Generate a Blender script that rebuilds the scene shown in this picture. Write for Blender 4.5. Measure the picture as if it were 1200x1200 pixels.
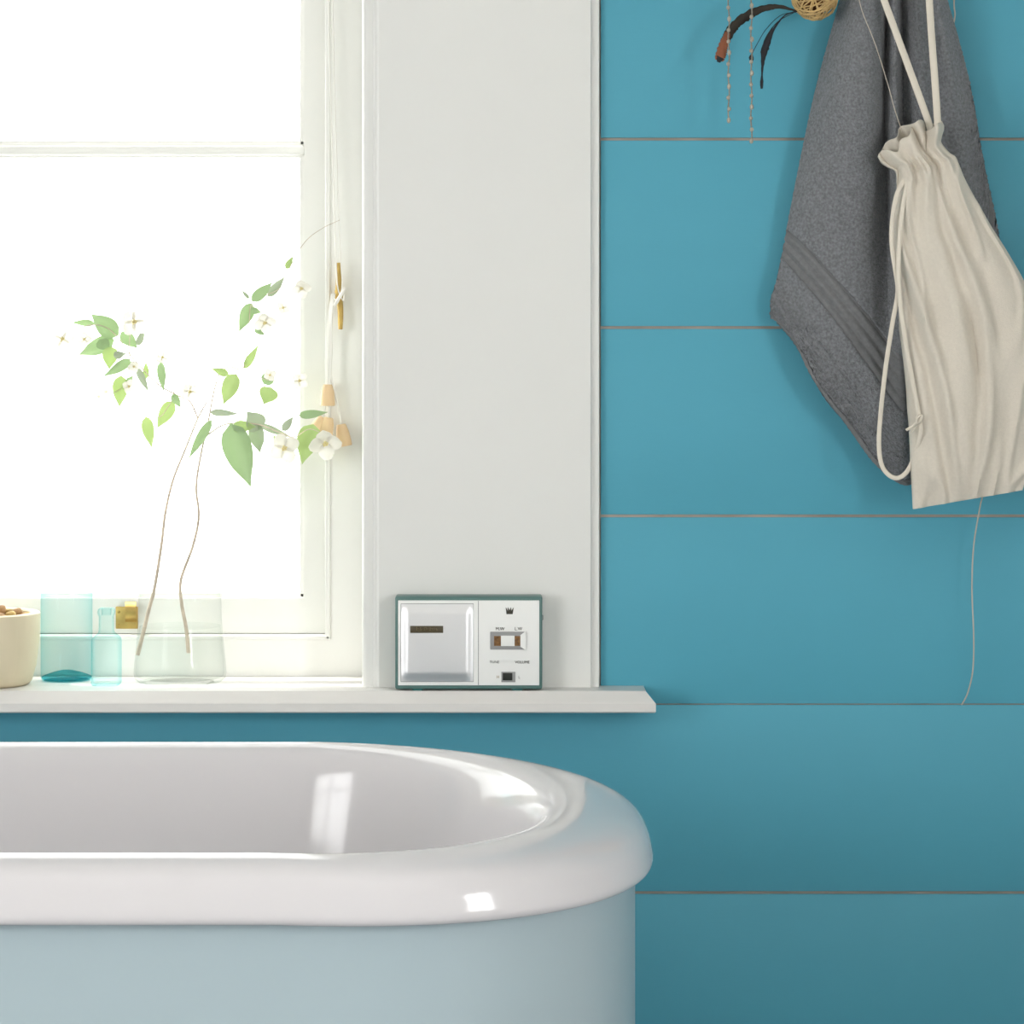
import bpy, bmesh, math, random
from mathutils import Vector, Matrix
random.seed(7)
S = bpy.context.scene
COL = S.collection
for o in list(bpy.data.objects):
    bpy.data.objects.remove(o)

# ------------------------------------------------------------------ camera
CD, CZ, HOR = 3.3, 1.05, 400.0            # distance to the wall, eye height, horizon row
FPX = 3300.0
cam_d = bpy.data.cameras.new('camera')
cam = bpy.data.objects.new('camera', cam_d)
COL.objects.link(cam)
cam.location = (0, -CD, CZ)
cam.rotation_euler = (math.pi / 2, 0, 0)
cam_d.sensor_width = 36
cam_d.lens = 36 * FPX / 1200
cam_d.shift_y = -(600 - HOR) / 1200
cam_d.clip_start = 0.05
S.camera = cam

# ------------------------------------------------------------------ sky, sun, daylight, exposure
W = bpy.data.worlds.new('sky')
S.world = W
W.use_nodes = True
bg = W.node_tree.nodes['Background']
bg.inputs['Color'].default_value = (1.0, 0.99, 0.975, 1)
bg.inputs['Strength'].default_value = 2.8

def light(name, kind, loc, direction, energy, color, **kw):
    d = bpy.data.lights.new(name, kind)
    d.energy = energy
    d.color = color
    for k, v in kw.items():
        setattr(d, k, v)
    o = bpy.data.objects.new(name, d)
    COL.objects.link(o)
    o.location = loc
    o.rotation_euler = Vector(direction).to_track_quat('-Z', 'Y').to_euler()
    return o
light('sun', 'SUN', (-1, 2, 4), (0.36, -0.12, -0.80), 4.0, (1, 0.96, 0.90), angle=0.02)
# daylight standing in the two windows of the side walls, and in the window in view
light('daylight_side_window', 'AREA', (1.58, -2.60, 1.12), (-1, 0, 0), 33, (.985, 0.99, 1), shape='RECTANGLE', size=1.1, size_y=.75)
light('daylight_far_window', 'AREA', (-1.98, -2.45, 1.12), (1, 0, 0), 15, (.98, 0.99, 1), shape='RECTANGLE', size=1.5, size_y=1.1)
S.view_settings.view_transform = 'Standard'
S.view_settings.look = 'None'
S.view_settings.gamma = 1
S.view_settings.use_curve_mapping = False
S.view_settings.exposure = 0.95
S.cycles.transparent_max_bounces = 32      # several walls of glass stand one behind the other

# ------------------------------------------------------------------ helpers
def at(px, py, y):
    """a point of the photograph, measured at depth y"""
    k = (CD + y) / FPX
    return Vector(((px - 600) * k, y, CZ - (py - HOR) * k))
def zat(py, y): return at(600, py, y).z
def xat(px, y): return at(px, 400, y).x

def tag(o, label=None, cat=None, group=None, kind=None):
    if label: o['label'] = label
    if cat: o['category'] = cat
    if group: o['group'] = group
    if kind: o['kind'] = kind
    return o
def link(o, parent=None):
    COL.objects.link(o)
    if parent is not None:
        o.parent = parent
        p = parent
        o.matrix_parent_inverse = world_of(p).inverted()
    return o
def world_of(o):
    m = o.matrix_basis.copy()
    if o.parent is not None:
        return world_of(o.parent) @ o.matrix_parent_inverse @ m
    return m
def empty(name, loc=(0, 0, 0)):
    o = bpy.data.objects.new(name, None)
    o.empty_display_size = 0.02
    o.location = loc
    COL.objects.link(o)
    return o
def mesh(name, verts, faces, mat, parent=None, smooth=True, sharp=None):
    me = bpy.data.meshes.new(name)
    me.from_pydata([tuple(v) for v in verts], [], faces)
    me.update()
    bm = bmesh.new(); bm.from_mesh(me)
    bmesh.ops.recalc_face_normals(bm, faces=bm.faces)
    bm.to_mesh(me); bm.free()
    if smooth:
        for p in me.polygons: p.use_smooth = True
    if mat: me.materials.append(mat)
    if smooth and sharp: me.set_sharp_from_angle(angle=math.radians(sharp))
    return link(bpy.data.objects.new(name, me), parent)
def box_bm(bm, lo, hi, bev=0.0, seg=2):
    r = bmesh.ops.create_cube(bm, size=1)
    vs = r['verts']
    for v in vs:
        v.co = Vector([lo[i] + (v.co[i] + .5) * (hi[i] - lo[i]) for i in range(3)])
    if bev:
        es = list({e for v in vs for e in v.link_edges})
        bmesh.ops.bevel(bm, geom=es, offset=bev, segments=seg, profile=.5, affect='EDGES')
def from_bm(name, bm, mat, parent=None, smooth=True, sharp=35):
    bmesh.ops.recalc_face_normals(bm, faces=bm.faces)
    me = bpy.data.meshes.new(name)
    bm.to_mesh(me); bm.free()
    if smooth:
        for p in me.polygons: p.use_smooth = True
        me.set_sharp_from_angle(angle=math.radians(sharp))
    if mat: me.materials.append(mat)
    return link(bpy.data.objects.new(name, me), parent)
def box(name, lo, hi, mat, parent=None, bev=0.0, seg=2):
    bm = bmesh.new(); box_bm(bm, lo, hi, bev, seg)
    return from_bm(name, bm, mat, parent)
def boxes(name, lst, mat, parent=None, bev=0.0):
    bm = bmesh.new()
    for lo, hi in lst: box_bm(bm, lo, hi, bev)
    return from_bm(name, bm, mat, parent)
def lathe(name, prof, c, mat, parent=None, n=64, sharp=40, square=0.0):
    vs, fs = [], []
    rings = []
    for r, z in prof:
        if r < 1e-6:
            rings.append([len(vs)]); vs.append((c[0], c[1], c[2] + z)); continue
        ring = []
        for i in range(n):
            a = 2 * math.pi * i / n
            ca, sa = math.cos(a), math.sin(a)
            k = 1.0
            if square:
                k = (abs(ca) ** square + abs(sa) ** square) ** (-1 / square)
            ring.append(len(vs)); vs.append((c[0] + r * k * ca, c[1] + r * k * sa, c[2] + z))
        rings.append(ring)
    for a, b in zip(rings, rings[1:]):
        if len(a) == 1 and len(b) == 1: continue
        if len(a) == 1:
            for i in range(n): fs.append((a[0], b[i], b[(i + 1) % n]))
        elif len(b) == 1:
            for i in range(n): fs.append((a[i], b[0], a[(i + 1) % n]))
        else:
            for i in range(n): fs.append((a[i], b[i], b[(i + 1) % n], a[(i + 1) % n]))
    return mesh(name, vs, fs, mat, parent, True, sharp)
def catmull(pts, n):
    """n samples of a smooth curve through pts (any dimension)"""
    P = [Vector(p) for p in pts]
    P = [2 * P[0] - P[1]] + P + [2 * P[-1] - P[-2]]
    m = len(P) - 3
    out = []
    for i in range(n):
        t = i / (n - 1) * m
        k = min(int(t), m - 1); t -= k
        a, b, c, d = P[k:k + 4]
        out.append(.5 * (2 * b + (c - a) * t + (2 * a - 5 * b + 4 * c - d) * t * t + (3 * b - a - 3 * c + d) * t ** 3))
    return out
def tube_data(pts, rad, n=8, flat=1.0, up=Vector((0, 1, 0))):
    vs, fs = [], []
    m = len(pts)
    for i, p in enumerate(pts):
        t = (pts[min(i + 1, m - 1)] - pts[max(i - 1, 0)]).normalized()
        s = t.cross(up)
        if s.length < 1e-4: s = t.cross(Vector((1, 0, 0)))
        s.normalize(); q = s.cross(t).normalized()
        r = rad(i / (m - 1)) if callable(rad) else rad
        for k in range(n):
            a = 2 * math.pi * k / n
            vs.append(p + s * math.cos(a) * r + q * math.sin(a) * r * flat)
    for i in range(m - 1):
        for k in range(n):
            fs.append((i * n + k, i * n + (k + 1) % n, (i + 1) * n + (k + 1) % n, (i + 1) * n + k))
    fs.append(tuple(range(n))[::-1]); fs.append(tuple((m - 1) * n + k for k in range(n)))
    return vs, fs
def tube(name, pts, rad, mat, parent=None, n=8, flat=1.0, samples=None, up=Vector((0, 1, 0))):
    if samples: pts = catmull(pts, samples)
    vs, fs = tube_data([Vector(p) for p in pts], rad, n, flat, up)
    return mesh(name, vs, fs, mat, parent, True, 60)
def join_data(parts):
    V, F = [], []
    for vs, fs in parts:
        k = len(V); V += vs; F += [tuple(i + k for i in f) for f in fs]
    return V, F

# ------------------------------------------------------------------ materials
def srgb(r, g, b):
    f = lambda c: (c / 12.92 if c <= .04045 else ((c + .055) / 1.055) ** 2.4)
    return (f(r / 255), f(g / 255), f(b / 255), 1)
def mat(name, col, rough=.5, metal=0, var=0.0, scale=20, bump=0.0, bscale=200, stretch=(1, 1, 1), spec=None, coat=0, sheen=0, trans=0, sss=0):
    m = bpy.data.materials.new(name); m.use_nodes = True
    nt = m.node_tree; p = nt.nodes['Principled BSDF']
    p.inputs['Base Color'].default_value = col
    p.inputs['Roughness'].default_value = rough
    p.inputs['Metallic'].default_value = metal
    if spec is not None: p.inputs['Specular IOR Level'].default_value = spec
    if coat: p.inputs['Coat Weight'].default_value = coat; p.inputs['Coat Roughness'].default_value = .03
    if sheen: p.inputs['Sheen Weight'].default_value = sheen; p.inputs['Sheen Roughness'].default_value = .5
    if var or bump:
        tc = nt.nodes.new('ShaderNodeTexCoord'); mp = nt.nodes.new('ShaderNodeMapping')
        mp.inputs['Scale'].default_value = stretch
        nt.links.new(tc.outputs['Object'], mp.inputs['Vector'])
    if var:
        n = nt.nodes.new('ShaderNodeTexNoise'); n.inputs['Scale'].default_value = scale; n.inputs['Detail'].default_value = 6
        nt.links.new(mp.outputs['Vector'], n.inputs['Vector'])
        r = nt.nodes.new('ShaderNodeValToRGB')
        r.color_ramp.elements[0].position = .3; r.color_ramp.elements[1].position = .7
        r.color_ramp.elements[0].color = tuple(c * (1 - var) for c in col[:3]) + (1,)
        r.color_ramp.elements[1].color = tuple(min(1, c * (1 + var)) for c in col[:3]) + (1,)
        nt.links.new(n.outputs['Fac'], r.inputs['Fac']); nt.links.new(r.outputs['Color'], p.inputs['Base Color'])
    if bump:
        n2 = nt.nodes.new('ShaderNodeTexNoise'); n2.inputs['Scale'].default_value = bscale; n2.inputs['Detail'].default_value = 3
        nt.links.new(mp.outputs['Vector'], n2.inputs['Vector'])
        b = nt.nodes.new('ShaderNodeBump'); b.inputs['Strength'].default_value = bump; b.inputs['Distance'].default_value = .002
        nt.links.new(n2.outputs['Fac'], b.inputs['Height']); nt.links.new(b.outputs['Normal'], p.inputs['Normal'])
    return m
def leaf_mat(name, col, tcol, tr=.5):
    m = bpy.data.materials.new(name); m.use_nodes = True
    nt = m.node_tree; p = nt.nodes['Principled BSDF']; out = nt.nodes['Material Output']
    p.inputs['Base Color'].default_value = col; p.inputs['Roughness'].default_value = .45
    t = nt.nodes.new('ShaderNodeBsdfTranslucent'); t.inputs['Color'].default_value = tcol
    x = nt.nodes.new('ShaderNodeMixShader'); x.inputs['Fac'].default_value = tr
    n = nt.nodes.new('ShaderNodeTexNoise'); n.inputs['Scale'].default_value = 60
    tc = nt.nodes.new('ShaderNodeTexCoord'); nt.links.new(tc.outputs['Object'], n.inputs['Vector'])
    hs = nt.nodes.new('ShaderNodeMix'); hs.data_type = 'RGBA'
    hs.inputs['A'].default_value = tuple(c * .8 for c in tcol[:3]) + (1,); hs.inputs['B'].default_value = tuple(min(1, c * 1.2) for c in tcol[:3]) + (1,)
    nt.links.new(n.outputs['Fac'], hs.inputs['Factor']); nt.links.new(hs.outputs['Result'], t.inputs['Color'])
    nt.links.new(p.outputs[0], x.inputs[1]); nt.links.new(t.outputs[0], x.inputs[2]); nt.links.new(x.outputs[0], out.inputs['Surface'])
    return m
def graze(nt, lo, hi, power):
    lw = nt.nodes.new('ShaderNodeLayerWeight'); lw.inputs['Blend'].default_value = .5
    pw = nt.nodes.new('ShaderNodeMath'); pw.operation = 'POWER'; pw.inputs[1].default_value = power
    nt.links.new(lw.outputs['Facing'], pw.inputs[0])
    ma = nt.nodes.new('ShaderNodeMath'); ma.operation = 'MULTIPLY_ADD'; ma.inputs[1].default_value = hi - lo; ma.inputs[2].default_value = lo
    nt.links.new(pw.outputs[0], ma.inputs[0])
    return ma.outputs[0]
def pane_mat(name):
    m = bpy.data.materials.new(name); m.use_nodes = True
    nt = m.node_tree; nt.nodes.remove(nt.nodes['Principled BSDF']); out = nt.nodes['Material Output']
    t = nt.nodes.new('ShaderNodeBsdfTransparent'); t.inputs['Color'].default_value = (.97, .985, .975, 1)
    g = nt.nodes.new('ShaderNodeBsdfGlossy'); g.inputs['Roughness'].default_value = .01
    x = nt.nodes.new('ShaderNodeMixShader')
    nt.links.new(graze(nt, .03, .8, 6), x.inputs[0]); nt.links.new(t.outputs[0], x.inputs[1]); nt.links.new(g.outputs[0], x.inputs[2]); nt.links.new(x.outputs[0], out.inputs['Surface'])
    return m
def shell_glass(name, face, edge, ior=1.45, blend=.35):
    # thin-walled glass: clear through the wall, deeper tint where the wall is crossed at a slant
    m = bpy.data.materials.new(name); m.use_nodes = True
    nt = m.node_tree; nt.nodes.remove(nt.nodes['Principled BSDF']); out = nt.nodes['Material Output']
    lw = nt.nodes.new('ShaderNodeLayerWeight'); lw.inputs['Blend'].default_value = blend
    mx = nt.nodes.new('ShaderNodeMix'); mx.data_type = 'RGBA'
    mx.inputs['A'].default_value = face; mx.inputs['B'].default_value = edge
    nt.links.new(lw.outputs['Facing'], mx.inputs['Factor'])
    t = nt.nodes.new('ShaderNodeBsdfTransparent'); nt.links.new(mx.outputs['Result'], t.inputs['Color'])
    g = nt.nodes.new('ShaderNodeBsdfGlossy'); g.inputs['Roughness'].default_value = .02
    x = nt.nodes.new('ShaderNodeMixShader')
    nt.links.new(graze(nt, .008, ior, 6), x.inputs[0]); nt.links.new(t.outputs[0], x.inputs[1]); nt.links.new(g.outputs[0], x.inputs[2]); nt.links.new(x.outputs[0], out.inputs['Surface'])
    return m
def glass(name, col, rough=0.0, ior=1.45):
    m = bpy.data.materials.new(name); m.use_nodes = True
    p = m.node_tree.nodes['Principled BSDF']
    p.inputs['Base Color'].default_value = col; p.inputs['Roughness'].default_value = rough
    p.inputs['Transmission Weight'].default_value = 1; p.inputs['IOR'].default_value = ior
    return m

M = {}
M['teal'] = mat('teal_paint', srgb(82, 162, 184), .55, spec=.35, var=.035, scale=3, bump=.06, bscale=160, stretch=(.25, 1, 1.5))
M['backing'] = mat('raw_board', srgb(172, 160, 150), .9, var=.2, scale=15)
M['white'] = mat('white_gloss_paint', srgb(226, 226, 223), .35, var=.015, scale=4, bump=.04, bscale=60)
M['cream'] = mat('cream_paint_with_glare', srgb(246, 246, 241), .4, var=.02, scale=6, bump=.05, bscale=60)  # frame colour lifted above the casing's to imitate lens glare round the window
M['sill'] = mat('sill_paint', srgb(220, 217, 214), .35, var=.03, scale=8, bump=.06, bscale=50, stretch=(.2, 1, 1))
M['room'] = mat('room_plaster', srgb(226, 224, 218), .8, var=.02, scale=3)
M['floor'] = mat('floor_boards', srgb(160, 162, 165), .5, var=.2, scale=6, stretch=(1, .1, 1))
M['tub'] = mat('tub_acrylic', srgb(203, 200, 202), .12)
M['panel'] = mat('tub_panel_paint', srgb(162, 178, 184), .28)
M['pane'] = pane_mat('window_glass')
M['brass'] = mat('brass', srgb(190, 162, 98), .45, 1, var=.2, scale=60)
M['cord'] = mat('white_cord', srgb(240, 238, 232), .8)
M['toggle'] = mat('turned_wood', srgb(224, 194, 154), .5, var=.12, scale=30, stretch=(1, 1, .2))
M['vase'] = shell_glass('clear_glass', (.99, .995, .99, 1), (.88, .90, .89, 1), .35)
M['water'] = shell_glass('water', (.99, .995, .99, 1), (.93, .945, .94, 1), .10)
M['aqua'] = shell_glass('aqua_glass', (.935, .982, .984, 1), (.62, .89, .91, 1), .3)
M['aquabase'] = shell_glass('aqua_base', (.42, .80, .84, 1), (.30, .72, .78, 1), .2)
M['aqua2'] = shell_glass('aqua_glass_small', (.90, .98, .98, 1), (.60, .90, .91, 1), .3)
M['bowl'] = mat('pale_wood', srgb(216, 203, 174), .55, var=.10, scale=14, bump=.1, bscale=120, stretch=(1, 1, .12))
M['nut'] = mat('brown_nut', srgb(188, 148, 104), .7, var=.3, scale=60, bump=.4, bscale=160)
M['nut2'] = mat('tan_nut', srgb(205, 174, 110), .7, var=.25, scale=60, bump=.4, bscale=160)
M['stem'] = mat('twig_bark', srgb(204, 190, 172), .7, var=.2, scale=80)
M['leaf'] = leaf_mat('leaf_green', srgb(164, 190, 146), srgb(120, 146, 92), .25)
M['leaf2'] = leaf_mat('leaf_bright', srgb(172, 198, 134), srgb(140, 160, 90), .30)
M['leaf3'] = leaf_mat('leaf_dusky', srgb(172, 184, 160), srgb(124, 136, 108), .22)
M['petal'] = leaf_mat('petal_white', srgb(240, 238, 230), srgb(225, 222, 210), .3)
M['pollen'] = mat('pollen', srgb(236, 222, 160), .8)
M['towel'] = mat('grey_terry', srgb(121, 123, 127), .95, var=.30, scale=330, bump=1.0, bscale=520, sheen=.2)
M['towelband'] = mat('grey_woven_band', srgb(116, 117, 119), .9, var=.12, scale=200, bump=.4, bscale=600)
M['linen'] = mat('unbleached_cotton', srgb(214, 206, 193), .85, var=.03, scale=300, bump=.25, bscale=900)
M['strap'] = mat('cotton_tape', srgb(222, 214, 200), .85, bump=.2, bscale=900)
M['string'] = mat('thin_string', srgb(196, 186, 172), .8)
M['feather'] = mat('dark_feather', srgb(44, 38, 31), .8, var=.5, scale=40)
M['rust'] = mat('rust_feather', srgb(134, 76, 46), .6, var=.25, scale=60)
M['ink'] = mat('black_feather', srgb(20, 22, 30), .7, var=.3, scale=40)
M['rattan'] = mat('rattan', srgb(204, 172, 116), .6, var=.2, scale=60)
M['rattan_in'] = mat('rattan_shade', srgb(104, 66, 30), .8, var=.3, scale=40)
M['silver'] = mat('tarnished_silver', srgb(140, 134, 122), .4, .8)
M['bead'] = mat('pearl_bead', srgb(172, 164, 150), .35, .2)
M['peg'] = mat('peg_wood', srgb(200, 170, 128), .55, var=.15, scale=20, stretch=(.2, 1, 1))
M['case'] = mat('radio_case', srgb(84, 118, 114), .4)
M['white_plastic'] = mat('radio_white', srgb(240, 240, 238), .4)
M['steel'] = mat('brushed_steel', srgb(228, 228, 230), .40, .75, bump=.15, bscale=40, stretch=(1, 1, .3))
M['dark'] = mat('radio_print', srgb(60, 56, 46), .6)
M['grey'] = mat('radio_grey', srgb(150, 150, 150), .45)
M['black'] = mat('radio_black', srgb(24, 28, 22), .4)
M['amber'] = mat('radio_dial', srgb(120, 84, 44), .4, var=.5, scale=300)
M['plate'] = mat('radio_plate', srgb(76, 66, 44), .4)
M['gilt'] = mat('radio_gilt', srgb(170, 152, 110), .4)
M['tealgl'] = mat('radio_foot', srgb(60, 140, 140), .4)

# ------------------------------------------------------------------ the room
XL, XR, YF, ZC = -1.95, 1.55, -4.6, 2.45
YW = 0.16                                  # outer face of the window wall
OXR, OXL = xat(425, 0.0), -1.03            # window opening
ZS = CZ - 0.4035                           # top of the sill
OZ0, OZ1 = ZS - 0.02, 1.86
PT = 0.0035                                 # plank thickness

box('floor', (XL - .2, YF - .2, -.1), (XR + .2, YW, 0), M['floor'])['kind'] = 'structure'
box('ceiling', (XL - .2, YF - .2, ZC), (XR + .2, YW, ZC + .1), M['room'])['kind'] = 'structure'
wb = boxes('wall_back', [((XL - .2, PT, 0), (OXL - .004, YW, ZC)), ((OXR + .004, PT, 0), (XR + .2, YW, ZC)),
                         ((OXL - .004, PT, 0), (OXR + .004, YW, OZ0)), ((OXL - .004, PT, OZ1), (OXR + .004, YW, ZC))], M['backing'])
tag(wb, 'teal painted wall of wide horizontal boards with open joints', kind='structure')
box('wall_front', (XL - .2, YF - .2, 0), (XR + .2, YF, ZC), M['room'])['kind'] = 'structure'
def side_wall(name, x0, x1, y0, y1, z0, z1):
    o = boxes(name, [((x0, YF, 0), (x1, y0, ZC)), ((x0, y1, 0), (x1, 0, ZC)), ((x0, y0, 0), (x1, y1, z0)), ((x0, y0, z1), (x1, y1, ZC))], M['room'])
    o['kind'] = 'structure'
side_wall('wall_right', XR, XR + .2, -2.975, -2.225, .57, 1.67)
side_wall('wall_left', XL - .2, XL, -3.2, -1.7, .57, 1.67)
def side_window(name, x, y0, y1, z0, z1):
    f = .05; s = .02
    bars = [((x - s, y0, z0), (x + s, y0 + f, z1)), ((x - s, y1 - f, z0), (x + s, y1, z1)), ((x - s, y0, z0), (x + s, y1, z0 + f)), ((x - s, y0, z1 - f), (x + s, y1, z1)),
            ((x - s, (y0 + y1) / 2 - .02, z0), (x + s, (y0 + y1) / 2 + .02, z1)), ((x - s, y0, (z0 + z1) / 2 - .012), (x + s, y1, (z0 + z1) / 2 + .012))]
    o = boxes(name, bars, M['white']); o['kind'] = 'structure'
side_window('window_2', XR - .0, -2.975, -2.225, .57, 1.67)
side_window('window_3', XL + .0, -3.2, -1.7, .57, 1.67)

# planks: joints measured at the wall's face
GAP = .0032
joints = [163 + 220.8 * k for k in range(-5, 8)]
CASE_R = xat(702.5, 0)
CASE_L = OXL - (CASE_R - OXR)
rnd = random.Random(3)
def plank(x0, x1, z0, z1):
    dy = rnd.uniform(-.0006, .0006)
    box('plank', (x0, dy, z0), (x1, PT, z1), M['teal'], wb, bev=.0007, seg=2)
for a, b in zip(joints, joints[1:]):
    g1, g0 = [(GAP if abs(q - 826) > 5 else .0014) / 2 for q in (a, b)]     # one joint is closed up tight
    z1, z0 = zat(a, 0) - g1, zat(b, 0) + g0
    z1 = min(z1, ZC - .001); z0 = max(z0, .001)
    if z1 - z0 < .01: continue
    if z0 > 1.95 or z1 < OZ0:
        plank(XL, XR, z0, z1)
    elif z0 < OZ0 - .02 and z1 > ZS - .03:       # the row the sill sits across
        plank(CASE_R + .0015, XR, z0, z1)
        plank(XL, CASE_L - .0015, z0, z1)
        plank(CASE_L, CASE_R, z0, OZ0 - .003)
    else:
        plank(CASE_R + .0015, XR, z0, z1)
        plank(XL, CASE_L - .0015, z0, z1)

def extrude_z(name, prof, z0, z1, m, parent=None):
    n = len(prof)
    vs = [(x, y, z0) for x, y in prof] + [(x, y, z1) for x, y in prof]
    fs = [(i, (i + 1) % n, n + (i + 1) % n, n + i) for i in range(n)] + [tuple(range(n)), tuple(range(n, 2 * n))]
    return mesh(name, vs, fs, m, parent, False)
# the wide casing beside the window, with the rounded lining edge
cy = -.02
pf = [(424.5, .10), (424.5, -.004), (425.2, -.0080), (426.5, -.0100), (428.5, -.0112), (430.5, -.0115),
      (437, -.0115), (437.6, -.0125), (439.5, -.0128), (441.5, -.0150), (444, -.0160),
      (692, -.0160), (692.8, -.0150), (693.2, -.0105), (701.5, -.0095), (702.3, -.0085), (702.5, .0034), (440, .0034), (440, .10)]
prof = [(xat(px, min(y, 0)), y) for px, y in pf]
c = extrude_z('trim_1', prof, ZS, 1.95, M['white'])
tag(c, 'wide white painted window casing board with rounded inner edge', kind='structure')
mir = OXL + OXR
c2 = extrude_z('trim_2', [(mir - x, y) for x, y in prof], ZS, 1.95, M['white'])
tag(c2, 'white casing board on the other side of the window', kind='structure')
c3 = box('trim_3', (CASE_L, -.0158, 1.86), (CASE_R, .10, 1.9499), M['white'])
tag(c3, 'white head casing over the window', kind='structure')
# sill with a mitred moulded nose
sp = [(.098, 0.0, 757), (-.050, 0.0, 756.5), (-.0515, -.0015, 757.5), (-.0615, -.0115, 766.5), (-.0625, -.0130, 768), (-.0625, -.0225, 768), (-.0605, -.0240, 767), (.0, -.0240, 767), (.098, -.0240, 757)]
vs = []
for y, z, px in sp:
    xr = xat(px, min(y, 0))
    if y > 0: xr = OXR + .002
    vs.append((xr, y, ZS + z))
xs_r = [v[0] for v in vs]
# the back part lies only inside the opening, the front nose runs past the casing
nose_r = [(xat(px, -.05), y, ZS + z) for y, z, px in [(0.0, 0.0, 756.5)] + sp[1:7] + [(0.0, -.0240, 767)]]
nl = [(mir - x, y, z) for x, y, z in nose_r]
n = len(nose_r)
V = nose_r + nl
F = [(i, (i + 1) % n, n + (i + 1) % n, n + i) for i in range(n)] + [tuple(range(n)), tuple(range(n, 2 * n))]
bm = bmesh.new()
bvs = [bm.verts.new(v) for v in V]
for f in F: bm.faces.new([bvs[i] for i in f])
box_bm(bm, (OXL - .0, 0.0, ZS - .02), (OXR + .0, .158, ZS))
o = from_bm('trim_4', bm, M['sill'], None, False)
tag(o, 'white window sill board with a moulded nose and mitred end', kind='structure')

# ------------------------------------------------------------------ window in view
win = empty('window_1', (mir / 2, .11, ZS)); tag(win, 'cream painted window with a thin glazing bar and blown out daylight', kind='structure')
yf, ys, yg = .098, .112, .128
fr = xat(381, yf)                              # inner edge of the frame
gl = xat(356.5, ys)                            # glass edge
frl, gll = mir - fr, mir - gl
zfb = zat(744, yf); zgb = zat(701, ys)
ztop = OZ1; zgt = OZ1 - .085
boxes('frame', [((fr, yf, ZS), (OXR, .158, ztop)), ((OXL, yf, ZS), (frl, .158, ztop)), ((frl, yf, ZS), (fr, .158, zfb)), ((frl, yf, ztop - .05), (fr, .158, ztop))], M['cream'], win)
# bead standing on the frame, beside the sash
for nm, e0, e1 in (('bead', 381.2, 387),):
    xa, xb = xat(e0, yf), xat(e1, yf)
    bm = bmesh.new()
    box_bm(bm, (xa, yf - .004, zfb - .006), (xb, yf + .002, ztop - .05), .0018)
    from_bm(nm, bm, M['cream'], win)
boxes('bead', [((frl, yf - .004, zfb - .006), (xat(387, yf), yf + .002, zfb - .0005))], M['cream'], win, bev=.0015)
SZ = zat(742, ys)
boxes('sash', [((gl, ys, SZ), (fr - .0005, .145, ztop - .05)), ((frl, ys, SZ), (gll, .145, ztop - .05)), ((gll, ys, SZ), (gl, .145, zgb)), ((gll, ys, zgt), (gl, .145, ztop - .05))], M['cream'], win)
# putty mouldings round the glass
mo = .006
gz = [(zgb, zat(182, ys)), (zat(170, ys), zgt)]
for z0, z1 in gz:
    boxes('glazing_bead', [((gl - mo, ys + .006, z0), (gl + .001, .138, z1)), ((gll - .001, ys + .006, z0), (gll + mo, .138, z1)), ((gll, ys + .006, z0 - .001), (gl, .138, z0 + mo)), ((gll, ys + .006, z1 - .003), (gl, .138, z1 + .001))], M['cream'], win, bev=.0015)
    box('pane', (gll, .130, z0), (gl, .133, z1), M['pane'], win)
boxes('glazing_bar', [((gll, ys + .002, zat(181.5, ys)), (gl, .14, zat(170.5, ys)))], M['cream'], win, bev=.0025)
# brass sash lift
bx0, bx1 = xat(134, yf), xat(160, yf)
lf = box('sash_lift', (bx0, ys - .003, zat(738, yf)), (bx1, ys + .001, zat(712, yf)), M['brass'], win, bev=.0008)
lf['label'] = 'square brass sash lift on the bottom rail'
hk = catmull([at(153, 728, ys - .004), at(153, 724, ys - .013), at(153, 714, ys - .016), at(153, 707, ys - .010), at(153, 705, ys - .004)], 14)
hv, hf = [], []
for i, p in enumerate(hk):
    for dx in (-.0065, .0065):
        hv += [p + Vector((dx, 0, 0)), p + Vector((dx, .0018, -.0012))]
for i in range(len(hk) - 1):
    a = i * 4; b = a + 4
    hf += [(a, a + 2, b + 2, b), (a + 1, b + 1, b + 3, a + 3), (a, b, b + 1, a + 1), (a + 2, a + 3, b + 3, b + 2)]
mesh('finger_hook', hv, hf, M['brass'], lf, True, 50)
for sx, sy in ((139, 717), (139, 733)):
    p = at(sx, sy, ys - .003)
    o = lathe('screw', [(0, .0012), (.0016, .0008), (.002, 0)], (0, 0, 0), M['brass'], None, 10)
    o.rotation_euler = (math.pi / 2, 0, 0); o.location = p
    o.parent = lf

# ------------------------------------------------------------------ bathtub
tub = empty('bathtub', (-.62, -.60, 0))
tag(tub, 'freestanding oval bathtub with white rolled rim and pale blue-grey side', 'bathtub')
TC, TB, TXE, TA, TN = -.602, .3667, .1318, .3245, 2.3
TS = .045                                  # the ends bulge a little towards the room
TK = .94                                   # rim section scale
TXL = TXE - 1.53
RIM = CZ - .4306
def ring(dx, db, z, n=72):
    a = TA - dx * .75; b = TB - db; xe = TXE - dx
    out = []
    for side in (1, -1):
        pts = []
        for i in range(n + 1):
            t = math.pi * (i / n) - math.pi / 2          # -90..90
            ct, st = math.cos(t), math.sin(t)
            tn = TN - .25 * min(1, dx / .12)
            px_ = abs(ct) ** (2 / tn); py_ = math.copysign(abs(st) ** (2 / tn), st)
            pts.append((px_, py_))
        for px_, py_ in pts:
            if side == 1: out.append((xe - a + a * px_, TC - TS * px_ + b * py_, z))
            else: out.append((TXL + TXE - (xe - a + a * px_), TC - TS * px_ - b * py_, z))
    return out
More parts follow.
